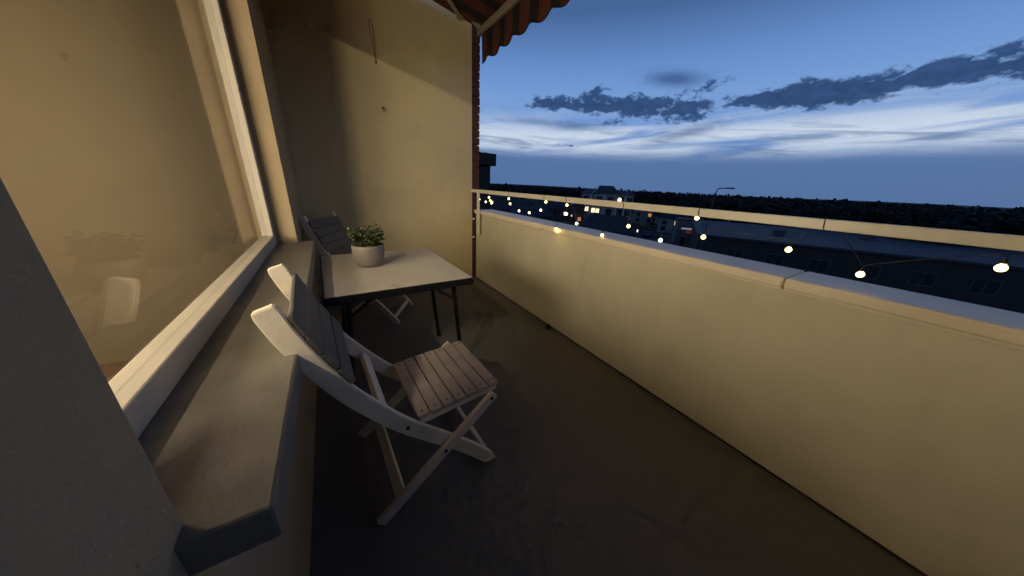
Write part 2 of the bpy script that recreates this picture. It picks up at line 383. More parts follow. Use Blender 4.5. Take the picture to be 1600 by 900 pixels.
# the lit room behind the glass
struct(MB().box(-4.3, X0, Y0, 3.5, -.05, .02).build('room_floor', ROOMF))
struct(MB().box(-4.3, X0, Y0, 3.5, 2.9, 3.0).build('room_ceiling', ROOMW))
rw = MB(); rw.box(-4.4, -4.3, Y0, 3.5, 0, 2.9); rw.box(-4.3, X0-.001, Y0-.1, Y0, 0, 2.9); struct(MB().box(-4.3, X0-.001, 2.62, 2.72, .02, 2.9).build('room_end_wall', mat('room_brown', (.10, .076, .047), .8, .06, 3)))
struct(rw.build('room_wall', ROOMW))
LA = Vector((-1.70, -.75, 2.764))
sp = thing('tube_lamp', 'long slim tube lamp under the ceiling inside the room', 'lamp', LA)
for yy in (-.35, .35): MB().tube([(-.04, yy, .136), (-.04, yy, .02)], .008).build('stem', BLACK, sp)
MB().box(-.07, -.02, -.52, .52, -.02, .03, .006).build('lamp_housing', BLACK, sp)
ld = bpy.data.lights.new('tube_light', 'AREA'); ld.shape = 'RECTANGLE'; ld.size = 1.0; ld.size_y = .03; ld.energy = 78; ld.color = (1.0, .77, .48)
ld.spread = R(180)
lo = bpy.data.objects.new('tube_light', ld); C.objects.link(lo); lo.parent = sp
lo.rotation_euler = (Matrix(((0, -.42, -.907), (1, 0, 0), (0, -.907, .42))).to_euler())
for LB, lab_, wt in ((Vector((-1.42, .48, .02)), 'floor lamp with pale open shade standing near the balcony door', 80), (Vector((-1.42, 1.22, .02)), 'second floor lamp added at the middle of the window to soften shadows', 120)):  # low room lamp split in two; the second is added to blur the table shadow
    fl = thing('unseen_floor_lamp', lab_, 'floor lamp', LB)
    MB().lathe([(0, .02), (.13, .02), (.14, 0), (0, 0)], n=24).build('base', BLACK, fl)
    MB().tube([(0, 0, .02), (0, 0, .80)], .01).build('pole', BLACK, fl)
    MB().lathe([(.28, 1.60), (.38, 1.54)], n=24).build('shade_rim', mat('shade_cloth', (.6, .5, .36), .8), fl)
    lb = bpy.data.lights.new('lamp_bulb', 'POINT'); lb.energy = wt; lb.color = (1.0, .78, .50); lb.shadow_soft_size = .34
    lbo = bpy.data.objects.new('lamp_bulb', lb); C.objects.link(lbo); lbo.parent = fl; lbo.location = (0, 0, 1.16)

# parapet with coping
pp = thing('parapet', 'cream plastered balcony parapet with pale coping on top', 'parapet', (1.7, .3, 0))
under(MB().box(XP, XP+.20, Y0, YB-.012, -.6, .846), 'wall', PARAPET, pp)
under(MB().box(XP-.007, XP+.002, Y0, YB-.02, -.002, .009, .002), 'base_joint', mat('joint_sealant', (.035, .03, .025), .8, .3, 20), pp)
ys = [Y0, -1.3, .35, 2.0, YB-.016]
for a, b in zip(ys, ys[1:]):
    c = MB().box(XP-.032, XP+.235, a+.0015, b-.0015, .852, .898, .009); c.box(XP-.012, XP+.22, a+.004, b-.004, .844, .853)
    under(c, 'coping_slab', COPING, pp, False)

# handrail
hr = thing('handrail', 'cream flat metal handrail on brackets above the parapet', 'handrail', (1.51, .3, 0))
under(MB().box(1.500, 1.522, Y0+.05, YB-.003, 1.101, 1.139, .003), 'rail_bar', RAIL, hr)
for yy in (3.21, -1.4):
    b = under(MB().box(1.5005, 1.5205, yy-.022, yy+.022, .610, 1.100, .003), 'bracket_post', RAIL, hr)
    for zz in (.72, .645):
        MB().box(1.520, XP+.001, yy-.012, yy+.012, zz-.011, zz+.011, .002).build('spacer', RAIL, b)
        MB().lathe([(0, .004), (.006, .003), (.007, 0)], n=10).build('bolt', DARKSCREW, b)
        bo = b.children[-1]; bo.rotation_euler = (0, -math.pi/2, 0); bo.location = (1.5005, yy, zz+.01)

# ------------------------------------------------------------------ awning
aw = thing('awning', 'striped rust and dark brown awning with scalloped valance overhead', 'awning', (1.6, .5, 2.7))
AY0, AY1 = -2.6, 3.362; pitch = .262
n_l = int((AY1-AY0)/pitch)
ax = 1.612
ztop = 2.722
def zbot(t): return 2.440-.015*math.cos(2*math.pi*t)      # t in lobes, measured from the end by the pier
def wob(t, z): return ax+.012*math.sin(t*2*math.pi+.6)*(ztop-z)/.27+.01*math.sin(t*1.7)
for i in range(n_l):                                      # each stripe of the valance is a hanging strip of its own
    for j, (w0, w1, ma) in enumerate(((-.12, .44, AWN_A), (.44, .88, AWN_B))):
        t0, t1 = max(0, i+w0), i+w1; nn = 9; vs = []
        for k in range(nn+1):
            t = t0+(t1-t0)*k/nn; zb = zbot(t)
            for q in range(4):
                z_ = ztop+(zb-ztop)*q/3; vs.append((wob(t, z_), AY1-t*pitch, z_))
        o = under(MB().poly(vs, [(4*k+q, 4*k+q+1, 4*k+q+5, 4*k+q+4) for k in range(nn) for q in range(3)]), 'valance_stripe', ma, aw, True)
        o.modifiers.new('thick', 'SOLIDIFY').thickness = .0015
edge = MB()
edge.tube([(ax+.012*math.sin(t*2*math.pi+.6)+.01*math.sin(t*1.7), AY1-t*pitch, zbot(t)) for t in [j/10 for j in range(n_l*10+1)]], .0045, 6)
under(edge, 'valance_piping', AWN_B, aw)
# sloping cloth, each stripe its own strip
XT, ZT, XF, ZF = XH+.04, 3.12, 1.598, 2.713
strip_me = {}
for i in range(n_l):
    for j, (w0, w1, ma) in enumerate(((-.12, .44, AWN_A), (.44, .88, AWN_B))):
        ya, yb = AY1-(i+w0 if i or j else 0)*pitch, AY1-(i+w1)*pitch
        if i == 0 and j == 0: ya = AY1
        sgm = MB(); nn = 6; vs = []; fs = []
        for s_ in range(nn+1):
            t = s_/nn; sag = -.03*math.sin(math.pi*t)
            for yy in (ya, yb): vs.append((XT+(XF-XT)*t, yy, ZT+(ZF-ZT)*t+sag))
        fs = [(2*s_, 2*s_+1, 2*s_+3, 2*s_+2) for s_ in range(nn)]
        sgm.poly(vs, fs); o = under(sgm, 'cloth_stripe', ma, aw)
under(MB().box(1.562, 1.606, AY0, AY1-.005, 2.655, 2.712, .008), 'front_bar', ALU, aw)
under(MB().box(1.558, 1.608, AY1-.004, AY1+.008, 2.652, 2.716, .004), 'bar_end_cap', ALU, aw)
under(MB().beam((1.565, 3.295, 2.69), (1.478, 3.33, 2.765), .03, .04).beam((1.478, 3.33, 2.765), (1.36, 3.36, 2.775), .03, .04), 'fold_arm', ALU, aw)
under(MB().beam((1.37, 3.35, 2.775), (.2, 2.2, 2.86), .045, .06).lathe([(0, .035), (.04, .035), (.04, -.035), (0, -.035)], (1.37, 3.35, 2.775), 16), 'upper_arm', ALU, aw)
under(MB().box(1.40, 1.515, YB-.10, YB-.002, 2.79, 3.0, .01), 'wall_bracket', ALU, aw)
under(MB().box(XH, XH+.14, AY0-.05, AY1+.02, 3.05, 3.2, .02), 'roller_box', ALU, aw)

# ------------------------------------------------------------------ string lights
sl = thing('string_lights', 'string of small warm globe bulbs wound round the handrail', 'string lights', (1.51, 1.5, 1.1))
def hang(x, y): return ('h', onx(x, y, 1.525))
def onc(x, y): return ('c', onz(x, y, .913))
bl = [(749, 311, 0), (759, 315, 0), (764, 308, 1), (766, 313, 1), (768, 317, 1), (795, 310, 0), (797, 318, 1), (811, 329, 0), (827, 332, 0),
      (845, 328, 0), (853, 315, 1), (886, 320, 1), (885, 334, 0), (901, 349, 0), (941, 367, 1), (968, 312, 1), (982, 353, 1), (1032, 375, 0),
      (1089, 340, 1), (1099, 370, 1)]
bpts = []
for x, y, wm in bl:
    p = onx(x, y, 1.535)
    if p.z < .92: p = onz(x, y, .914)
    bpts.append((p, wm))
hero = onx(869, 357, XP-.047); bpts.append((hero, 1))
yy = .42
while yy > -1.2:                                  # the string goes on along the rail past the picture's edge
    bpts.append((Vector((1.535, yy+random.uniform(-.05, .05), random.uniform(.95, 1.08))), 1)); yy -= .22
bpts.sort(key=lambda t: -t[0].y)
bulb_me = {}
for wm in (0, 1):
    b = MB(); r = .0108
    b.lathe([(0, -r), (r*.5, -r*.87), (r*.87, -r*.5), (r, 0), (r*.87, r*.5), (r*.55, r*.85), (.0045, r*1.1)], n=14)
    me = bpy.data.meshes.new('bulb'); b.bm.to_mesh(me); b.bm.free(); me.materials.append(BULB if wm else BULB2)
    for p in me.polygons: p.use_smooth = True
    bulb_me[wm] = me
sb = MB().lathe([(.0046, .010), (.0052, .022), (.003, .027), (0, .027)], n=8); sme = bpy.data.meshes.new('socket'); sb.bm.to_mesh(sme); sb.bm.free(); sme.materials.append(WIRE)
path = []
def wrap(y):
    a = []
    for k in range(9):
        t = k/8*2*math.pi
        a.append(Vector((1.511+.0155*math.cos(t+math.pi/2)*1.0, y-.018*k/8, 1.120+.0245*math.sin(t+math.pi/2))))
    return a
wraps = [onx(px, 310, 1.511).y for px in (762, 796, 851, 886, 977, 1098)]+[.3, -.1, -.5, -.9]
ev = [(p.y, 'b', p) for p, _ in bpts]+[(y, 'w', None) for y in wraps]
ev.sort(key=lambda e: -e[0])
path.append(Vector((1.511, YB-.05, 1.098)))
for y, kd, p in ev:
    if kd == 'w': path += wrap(y)
    else:
        top = p+Vector((0, 0, .028))
        dx = .012
        path += [top+Vector((0, dx, .012)), top+Vector((0, 0, .001)), top+Vector((0, -dx, .012))]
def chaik(pts):
    o = [pts[0]]
    for a, b in zip(pts, pts[1:]): o += [a*.75+b*.25, a*.25+b*.75]
    return o+[pts[-1]]
for i in range(len(path)):
    if path[i].z < .905: path[i].z = max(path[i].z, .905) if path[i].x > XP-.035 else path[i].z
path = chaik(path)
under(MB().tube(path, .0016, 5), 'wire', WIRE, sl)
for p, wm in bpts:
    o = link('bulb', bulb_me[wm], sl); o.location = p-sl.location
    q = link('socket', sme, o)
hl = bpy.data.lights.new('bulb_glow', 'POINT'); hl.energy = .10; hl.color = (1.0, .72, .25); hl.shadow_soft_size = .010
hlo = bpy.data.objects.new('bulb_glow', hl); C.objects.link(hlo); hlo.parent = sl; hlo.location = hero+Vector((-.012, 0, -.016))-sl.location

# ------------------------------------------------------------------ table
TZ = .66; TA = R(-1.6)
tb = thing('folding_table', 'folding table with pale laminate top and black metal legs', 'table', (.29, 1.98, 0), TA*-1)
tx, ty = .385, .453
MB().box(-tx, tx, -ty, ty, TZ-.014, TZ, .004).build('tabletop', TABLETOP, tb)
ap = MB()
for a in (-1, 1):
    ap.box(-tx-.003, tx+.003, a*ty-.004-.004*(a < 0), a*ty+.004+.004*(a > 0), TZ-.044, TZ-.003, .002)
    ap.box(a*tx-.004-.003*(a < 0), a*tx+.004+.003*(a > 0), -ty-.001, ty+.001, TZ-.043, TZ-.0035, .002)
ap.build('edge_frame', BLACK, tb)
for sx in (-1, 1):
    for yy in (-.385, .085):
        MB().tube([(sx*.285, yy, TZ-.03), (sx*.335, yy, .012)], .0135, 10).build('leg', BLACK, tb)
        MB().lathe([(0, 0), (.017, 0), (.017, .03), (.0135, .034)], (sx*.335, yy, 0), 10).build('rubber_foot', BLACK, tb)
    MB().tube([(sx*.304, -.385, .42), (sx*.304, .085, .42)], .008, 8).build('leg_stretcher', BLACK, tb) if sx < 0 else None
    MB().tube([(sx*.298, -.385, .50), (sx*.14, -.385, TZ-.035)], .008, 8).build('brace', BLACK, tb)
MB().box(-.30, .30, -.40, -.37, TZ-.044, TZ-.016).box(-.30, .30, .07, .10, TZ-.044, TZ-.016).build('under_rail', BLACK, tb)

# ------------------------------------------------------------------ potted plant
pb = onz(577, 417, TZ)
pb = Vector((.176, 2.045, TZ+.0005))
pl = thing('potted_plant', 'small leafy green plant in a pale grey ceramic pot on the table', 'plant', pb)
MB().lathe([(0, 0), (.068, 0), (.076, .005), (.089, .035), (.095, .075), (.097, .118), (.0945, .138), (.0925, .1395), (.090, .137), (.090, .110), (0, .108)], n=48).build('pot', POT, pl, True)
MB().lathe([(0, .124), (.05, .122), (.0895, .116)], n=24).build('soil', SOIL, pl)
rp = random.Random(11); lf = MB(); stem = MB()
for i in range(115):
    a = rp.uniform(0, 2*math.pi); q = math.sqrt(rp.random()); ln = rp.uniform(.07, .150)*(1-.25*q)
    b0 = Vector((.05*q*math.cos(a), .05*q*math.sin(a), .118)); tip = b0+Vector((math.cos(a)*(.015+.042*q), math.sin(a)*(.015+.042*q), ln))
    mid = (b0+tip)/2+Vector((0, 0, .012))
    stem.tube([b0, mid, tip], [.0016, .0013, .0008], 5)
    for j in range(rp.randint(5, 9)):
        t = rp.uniform(.3, 1.05); p = b0.lerp(tip, t)+Vector((rp.uniform(-.007, .007), rp.uniform(-.007, .007), rp.uniform(-.004, .008)))
        d = Vector((rp.gauss(0, 1)+math.cos(a)*.6, rp.gauss(0, 1)+math.sin(a)*.6, rp.uniform(-.2, .9))).normalized()
        n = Vector((rp.gauss(0, .5), rp.gauss(0, .5), 1)); sd_ = d.cross(n).normalized(); n = sd_.cross(d)
        L = rp.uniform(.015, .027); wd = L*.40
        pts = [p, p+d*L*.3+sd_*wd, p+d*L*.7+sd_*wd*.95, p+d*L, p+d*L*.7-sd_*wd*.95, p+d*L*.3-sd_*wd, p+d*L*.5-n*L*.10]
        lf.poly(pts, [(0, 1, 6), (1, 2, 6), (2, 3, 6), (3, 4, 6), (4, 5, 6), (5, 0, 6)])
stem.build('stem', mat('stem_green', (.06, .06, .03), .7), pl)
fo = lf.build('foliage', LEAF, pl, recalc=False); stuff(fo)

# ------------------------------------------------------------------ folding chairs
# local frame: x forward, y across (0 = one post line), z up; origin at the front foot of that post
def make_chair(name, label):
    t = thing(name, label, 'chair', group='white folding chairs')
    Wd = .379; yn, yf = -.014, Wd+.014
    prof = [(.030, 0.0), (-.076, .127), (-.188, .246), (-.318, .377), (-.409, .490), (-.485, .600), (-.542, .705), (-.588, .81), (-.618, .90)]
    def cat(p0, p1, p2, p3, t): return tuple(.5*((2*b)+(c-a)*t+(2*a-5*b+4*c-d)*t*t+(-a+3*b-3*c+d)*t**3) for a, b, c, d in zip(p0, p1, p2, p3))
    ctrl = [prof[0]]+prof+[prof[-1]]
    prof = [cat(*ctrl[i:i+4], k/4) for i in range(len(ctrl)-3) for k in range(4)]+[prof[-1]]
    def post(yc):
        # flat curved board cut to this profile
        b = MB(); hw = .027; L, Rr = [], []
        for i, p in enumerate(prof):
            a = Vector(prof[max(0, i-1)]); c2 = Vector(prof[min(len(prof)-1, i+1)]); d = (c2-a).normalized(); n = Vector((-d.y, d.x))
            wdt = hw*(.85 if i in (0, len(prof)-1) else 1.0)
            L.append(Vector(p)+n*wdt); Rr.append(Vector(p)-n*wdt)
        L[0] = Vector((L[0].x-.002, .0)); Rr[0] = Vector((Rr[0].x+.004, .0))
        Lf, Rf = L, Rr
        vs = []; 
        for q in (yc-.011, yc+.011):
            for p in Lf: vs.append((p.x, q, p.y))
            for p in Rf: vs.append((p.x, q, p.y))
        n = len(prof); fs = []
        for i in range(n-1):
            fs += [(i, i+1, n+i+1, n+i), (2*n+i, 3*n+i, 3*n+i+1, 2*n+i+1), (i, 2*n+i, 2*n+i+1, i+1), (n+i, n+i+1, 3*n+i+1, 3*n+i)]
        fs += [(0, n, 3*n, 2*n), (n-1, 3*n-1, 4*n-1, 2*n-1)]
        b.poly(vs, fs); bmesh.ops.recalc_face_normals(b.bm, faces=b.bm.faces)
        bmesh.ops.bevel(b.bm, geom=[e for e in b.bm.edges if len(e.link_faces) == 2 and e.calc_face_angle(0) > .9], offset=.003, segments=2, affect='EDGES')
        return b
    for yc in (yn, yf): post(yc).build('back_post', WHITEWOOD, t)
    # rear legs, outside the posts, from the seat front down to the rear feet
    ra, rb_ = Vector((.020, 0, .392)), Vector((-.452, 0, .016))
    for yc in (yn-.024, yf+.024):
        l = MB(); l.beam(ra+Vector((0, yc, 0)), rb_+Vector((0, yc, 0)), .020, .040, bev=.003)
        l.build('leg', WHITEWOOD, t)
    def bolt(x, y, z, s_):
        o = MB().lathe([(0, .004), (.0065, .003), (.0075, 0)], n=10).build('bolt', DARKSCREW, t)
        o.location = (x, y, z); o.rotation_euler = (s_*math.pi/2, 0, 0)
    for s_, ya, yb in ((1, yn-.011, yn-.034), (-1, yf+.011, yf+.034)):
        bolt(-.324, ya, .383, s_); bolt(-.198, yb, .218, s_); bolt(.004, yb, .379, s_)
    # cross pieces
    MB().box(-.006, .014, yn+.010, yf-.010, .038, .068, .003).build('front_stretcher', WHITEWOOD, t)
    MB().beam((-.372, yn-.014, .080), (-.372, yf+.014, .080), .040, .018, up=(-.6, 0, .8)).build('rear_stretcher', WHITEWOOD, t)
    MB().beam((-.392, yn+.010, .472), (-.392, yf-.010, .472), .020, .036, up=(-.65, 0, .75)).build('back_rail', WHITEWOOD, t)
    # seat: two bearers and seven slats, tipped slightly backwards
    zs0, zs1, xs0, xs1 = .381, .406, -.283, .063
    def sz(x): return zs0+(zs1-zs0)*(x-xs0)/(xs1-xs0)
    for yy in (.012, Wd-.012):
        MB().beam((xs0+.012, yy, sz(xs0)-.022), (xs1-.008, yy, sz(xs1)-.022), .020, .026).build('seat_bearer', WHITEWOOD, t)
    n = 7; pw = (xs1-xs0)/n
    for i in range(n):
        x = xs0+pw*(i+.5)
        o = MB().box(-pw/2+.0022, pw/2-.0022, -.004 if i else .0, Wd+.004 if i else Wd, -.0085, .0085, .003).build('seat_slat', SLATWOOD, t)
        o.location = (x, 0, sz(x)); o.rotation_euler = (0, -math.atan((zs1-zs0)/(xs1-xs0))+random.uniform(-.01, .01), random.uniform(-.004, .004))
        for yy in (.022, Wd-.022):
            for dx in ((-.011, .011) if i == n-1 else (0,)):
                MB().lathe([(0, .0008), (.0038, .0008), (.0042, -.001)], (dx, yy, .0085), 10).build('screw', DARKSCREW, o)
    # backrest: five broad slats on the front of the posts
    pr = [Vector((-.508, .636)), Vector((-.540, .697)), Vector((-.569, .760)), Vector((-.594, .824))]
    for i, p in enumerate(pr):
        d = (Vector((-.075, .13)) if i < 2 else Vector((-.052, .125))).normalized(); nn = Vector((d.y, -d.x))
        c = p+nn*.0375
        mx = Matrix(((nn.x, 0, d.x, c.x), (0, 1, 0, Wd/2), (nn.y, 0, d.y, c.y), (0, 0, 0, 1)))
        MB().box(-.007, .007, -Wd/2-.022, Wd/2+.022, -.0315, .0315, .005, mx).build('back_slat', GREYWOOD, t)
    return t
ch = make_chair('folding_chair', 'white folding chair with taupe slatted seat beside the table front')
CH1 = R(2.95)
F1 = Vector((.447, .872, 0)); ch.location = F1; ch.rotation_euler[2] = CH1
ch2 = copy_tree(ch); ch2['label'] = 'white folding chair with grey back tucked behind the table at the wall'
a2 = R(-29); c2 = Vector((.443, 2.64, 0)); off = Vector((-math.sin(a2), math.cos(a2), 0))*.19
ch2.location = c2-off; ch2.rotation_euler[2] = a2

# ================================================================== THE TOWN BELOW
GZ = -10.0
GRASS = mat('dark_grass', (.015, .019, .01), .9, .4, .2)
ASPH = mat('asphalt', (.025, .025, .028), .8, .2, .4)
FOL = mat('tree_foliage', (.007, .009, .006), .8, .4, .6)
TRUNK = mat('bark', (.04, .03, .022), .9)
ROOF = mat('roof_slate', (.020, .022, .028), .7, .2, 1.5, .3, 6)
WALLW = mat('house_white', (.27, .26, .255), .8, .08, .5)
WALLG = mat('house_grey', (.06, .057, .055), .8, .1, .5)
WALLR = mat('house_brick', (.12, .04, .03), .85, .2, 2)
WALLD = mat('block_dark', (.028, .022, .020), .85, .15, .6)
DGLASS = mat('dark_glass', (.02, .024, .03), .15, .1, 1, spec=.6)
LIT = emat('lit_window', (1.0, .86, .55), 1.5)
LITO = emat('lit_window_orange', (1.0, .42, .14), .55)
LITW = emat('street_light_white', (1.0, .95, .85), 2.2)
LITR = emat('red_light', (1.0, .12, .06), .5)
ADMETAL = mat('lamp_mast', (.05, .05, .055), .5, .1, 3)
g = MB(); rg = random.Random(2)
N = 40; half = 4000
vs = []; fs = []
for i in range(N+1):
    for j in range(N+1):
        x = -half+2*half*i/N; y = -half+2*half*j/N; r = math.hypot(x, y)
        z = GZ + (max(0, (r-900)/3000))*26*(.6+.4*math.sin(math.atan2(y, x)*7+1))
        vs.append((x, y, z))
for i in range(N):
    for j in range(N):
        a = i*(N+1)+j; fs.append((a, a+N+1, a+N+2, a+1))
g.poly(vs, fs); struct(g.build('ground', GRASS))
# street running past the parked cars
struct(MB().box(60, 108, 36, 60, GZ-.2, GZ+.01).build('car_park', ASPH))
# storeys of the own block below the balcony
ob = thing('apartment_block', 'the block of flats that carries the balcony', 'building', (-3, 1, GZ))
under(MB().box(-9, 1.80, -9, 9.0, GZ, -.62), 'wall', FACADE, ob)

def view_frame(px, py, D):
    p = atd(px, py, D); d = Vector((p.x, p.y, 0)).normalized(); return Vector((p.x, p.y, GZ)), math.atan2(d.y, d.x)-math.pi/2   # local y = away from viewer, x = right
def gable(parent, name, x0, x1, y0, y1, ze, zr, ma, axis='x', over=.4, hip=0.0):
    b = MB()
    if axis == 'x':
        ym = (y0+y1)/2
        v = [(x0-over, y0-over, ze), (x1+over, y0-over, ze), (x1+over, y1+over, ze), (x0-over, y1+over, ze), (x0-over+hip, ym, zr), (x1+over-hip, ym, zr)]
        b.poly(v, [(0, 1, 5, 4), (2, 3, 4, 5), (1, 2, 5), (3, 0, 4), (3, 2, 1, 0)])
    else:
        xm = (x0+x1)/2
        v = [(x0-over, y0-over, ze), (x1+over, y0-over, ze), (x1+over, y1+over, ze), (x0-over, y1+over, ze), (xm, y0-over+hip, zr), (xm, y1+over-hip, zr)]
        b.poly(v, [(3, 0, 4, 5), (1, 2, 5, 4), (0, 1, 4), (2, 3, 5), (3, 2, 1, 0)])
    return b.build(name, ma, parent)
def window(parent, x, y, z, w_, h_, lit=None):
    o = MB().box(x-w_/2-.1, x+w_/2+.1, y-.07, y+.05, z-h_/2-.1, z-h_/2, 0).box(x-w_/2-.1, x+w_/2+.1, y-.07, y+.05, z+h_/2, z+h_/2+.1).box(x-w_/2-.1, x-w_/2, y-.07, y+.05, z-h_/2, z+h_/2).box(x+w_/2, x+w_/2+.1, y-.07, y+.05, z-h_/2, z+h_/2).box(x-.04, x+.04, y-.06, y+.04, z-h_/2, z+h_/2).build('window', WALLG if lit is None else WALLW, parent)
    MB().box(x-w_/2, x+w_/2, y-.03, y+.03, z-h_/2, z+h_/2).build('pane', lit or DGLASS, o)
    return o
# white house with gables
p, a = view_frame(935, 310, 90)
wh = thing('white_house', 'large pale house with dark gabled roofs and three lit windows', 'house', p, a)
MB().box(-4.8, 9.4, 0, 10, 0, 10.2).build('wall', WALLW, wh)
gable(wh, 'roof', -4.8, 9.4, 0, 10, 10.18, 11.3, ROOF, 'x', .5, 1.5)
g2 = MB().box(-1.3, 5.0, -1.2, 6, 0, 10.3).build('front_bay', WALLW, wh)
gable(wh, 'bay_roof', -1.3, 5.0, -1.2, 8, 10.28, 12.45, ROOF, 'x', .5, 1.7)
MB().beam((-1.8, -1.75, 10.3), (-.3, -1.6, 11.9), .22, .30, up=(0, -1, 0)).build('bargeboard', mat('bright_white', (.6, .59, .56), .6), wh)
for x in (-2.0, 1.6, 5.2, 7.4): MB().box(x-.12, x+.12, -1.35 if -1.3 <= x <= 5 else -.15, -1.19 if -1.3 <= x <= 5 else .01, 0, 10.2).build('pilaster', MATS['bright_white'], wh)
for x in (-3.6, 0.2, 3.3, 6.3, 8.4):
    for zf in (2.0, 5.3, 8.6):
        yy = -1.2 if -1.3 < x < 5 else 0
        lit = None
        window(wh, x, yy, zf, 1.3, 1.5, lit)
for x in (-3.2+.25, -1.55+.5, -.35+.5):
    window(wh, x, -1.22 if x > -1.3 else -.02, 5.75 if x < -2 else 5.55, .95, 1.25, LIT)
MB().box(.6, 4.4, -2.2, -1.2, 6.9, 7.9).build('balcony', WALLG, wh); MB().box(6, 9, -1.0, -.02, 6.9, 7.9).build('balcony', WALLG, wh)
# red brick house left of it
p, a = view_frame(901, 330, 80)
rh = thing('red_brick_house', 'narrow red brick house with orange lit window left of white house', 'house', p, a)
MB().box(-1.7, 2.0, 0, 8, 0, 6.9).build('wall', WALLR, rh)
gable(rh, 'roof', -1.7, 2.0, 0, 8, 6.88, 8.0, ROOF, 'y', .3)
window(rh, .9, 0, 3.6, .8, .9, LITO); window(rh, -.7, 0, 3.4, .7, .9); window(rh, .6, 0, 5.7, .7, .9); window(rh, -.8, 0, 5.7, .7, .9)
# low house with broad dark roof
p, a = view_frame(945, 334, 66)
dh = thing('dark_roof_house', 'low house under a broad dark hipped roof before the white house', 'house', p, a)
MB().box(-4.6, 6.2, -5, 5, 0, 3.4).build('wall', WALLG, dh)
gable(dh, 'roof', -4.6, 6.2, -5, 5, 3.38, 6.2, ROOF, 'x', .6, 2.2)
MB().box(2.2, 2.9, -.6, .1, 5.4, 6.9).build('chimney', WALLR, dh)
window(dh, -2.2, -5, 1.8, 1.2, 1.2); window(dh, 3, -5, 1.8, 1.2, 1.2)
# flat roofed block on the right
p = atd(1097, 368, 46); z0 = p.z
fb_ = thing('flat_roof_block', 'long dark flat-roofed block below the handrail', 'building', (p.x, p.y, GZ), R(-61.5))
hgt = z0-GZ
MB().box(-.3, 55, 0, 26, 0, hgt-.05).build('wall', WALLD, fb_)
MB().box(-.6, 55.3, -.3, 26.3, hgt-.05, hgt+.25, .05).build('roof_slab', mat('flat_roof_felt', (.028, .031, .037), .7, .15, .8), fb_)
for x in range(4, 54, 4): window(fb_, x, 0, hgt-2.0, 1.6, 1.3); window(fb_, x+.3, 0, hgt-4.6, 1.6, 1.3)
for x, y in ((9, 8), (20, 14), (34, 9)): MB().box(x, x+1.2, y, y+1.2, hgt+.25, hgt+1.0, .05).build('roof_vent', WALLG, fb_)
# small shop with a light sign band
p, a = view_frame(1072, 368, 74)
zt = atd(1072, 344, 74).z-GZ
sh = thing('small_shop', 'small grey shop building with white and red sign band', 'shop', p, a+R(8))
MB().box(-2.1, 1.9, 0, 6, 0, zt).build('wall', mat('shop_grey', (.15, .145, .14), .8), sh)
MB().box(-2.3, 2.1, -.2, 6.2, zt, zt+.2).build('roof', ROOF, sh)
MB().box(-1.2, 1.6, -.12, -.01, zt-1.9, zt-1.55).build('white_sign_band', emat('sign_white', (1, .95, .9), .16), sh)
MB().box(-.2, 1.6, -.12, -.01, zt-2.6, zt-2.25).build('red_sign_band', emat('sign_red', (1, .10, .06), .10), sh)
MB().box(-.9, -.1, -.05, 0, 0, 2.1).build('door', DGLASS, sh)
# dark houses further left
for i, (px, py, D, wdt, hgt_, nl) in enumerate(((800, 318, 95, 13, 6.5, 0), (838, 322, 82, 10, 5.6, 1), (868, 320, 110, 12, 6.6, 1), (785, 312, 150, 16, 8, 1), (1150, 318, 120, 14, 8.5, 1), (1230, 322, 110, 12, 8.2, 1), (1330, 330, 105, 15, 8.4, 0))):
    p, a = view_frame(px, py, D)
    lbls = ['low dark house standing behind the railing by the neighbouring block', 'small dark house with steep roof and one lit window', 'dark house with lit window left of the brick house', 'long dark house far off behind the railing end',
            'dark house among trees right of the mast lamp', 'small dark house beyond the flat-roofed block', 'broad dark house at the trees beyond the flat-roofed block']
    hs = thing('dark_house', lbls[i], 'house', p, a+R((-20, 25, 10, -8, 15, -25, 5)[i]), 'dark houses in the town')
    MB().box(-wdt/2, wdt/2, 0, 8, 0, hgt_*.6).build('wall', WALLG, hs)
    gable(hs, 'roof', -wdt/2, wdt/2, 0, 8, hgt_*.6-.02, hgt_, ROOF, 'x', .5, .4)
    for k in range(3): window(hs, -wdt/2+wdt*(k+.5)/3, 0, hgt_*.35, 1.2, 1.2, LIT if nl and k == i % 3 else None)
# small pale houses round the car park
for i, (px, py, D, wdt, hgt_, rz, lab) in enumerate(((974, 322, 104, 7, 7.4, 12, 'small pale gabled house right beside the large pale house'), (1009, 322, 118, 8, 7.6, -18, 'small pale house with lit window at the back of the car park'),
        (1031, 318, 140, 9, 8.6, 20, 'pale house with steep roof among trees behind the car park'), (1052, 328, 98, 6.5, 6.6, -8, 'pale gabled house with lit window behind the small shop'))):
    p, a = view_frame(px, py, D)
    hs = thing('pale_house', lab, 'house', p, a+R(rz), 'small pale houses in the town')
    MB().box(-wdt/2, wdt/2, 0, 8, 0, hgt_*.62).build('wall', WALLW, hs)
    gable(hs, 'roof', -wdt/2, wdt/2, 0, 8, hgt_*.62-.02, hgt_, ROOF, 'y' if i % 2 == 0 else 'x', .4, .2)
    for k in range(2):
        for zf in (.18, .45): window(hs, -wdt/2+wdt*(k+.5)/2, 0, hgt_*zf, 1.0, 1.1, (LIT if i != 1 else LITO) if (i in (1, 3) and k == 1 and zf > .4) else None)
    MB().box(wdt*.2, wdt*.2+.6, 3.2, 3.8, hgt_*.8, hgt_+.5).build('chimney', WALLR, hs)
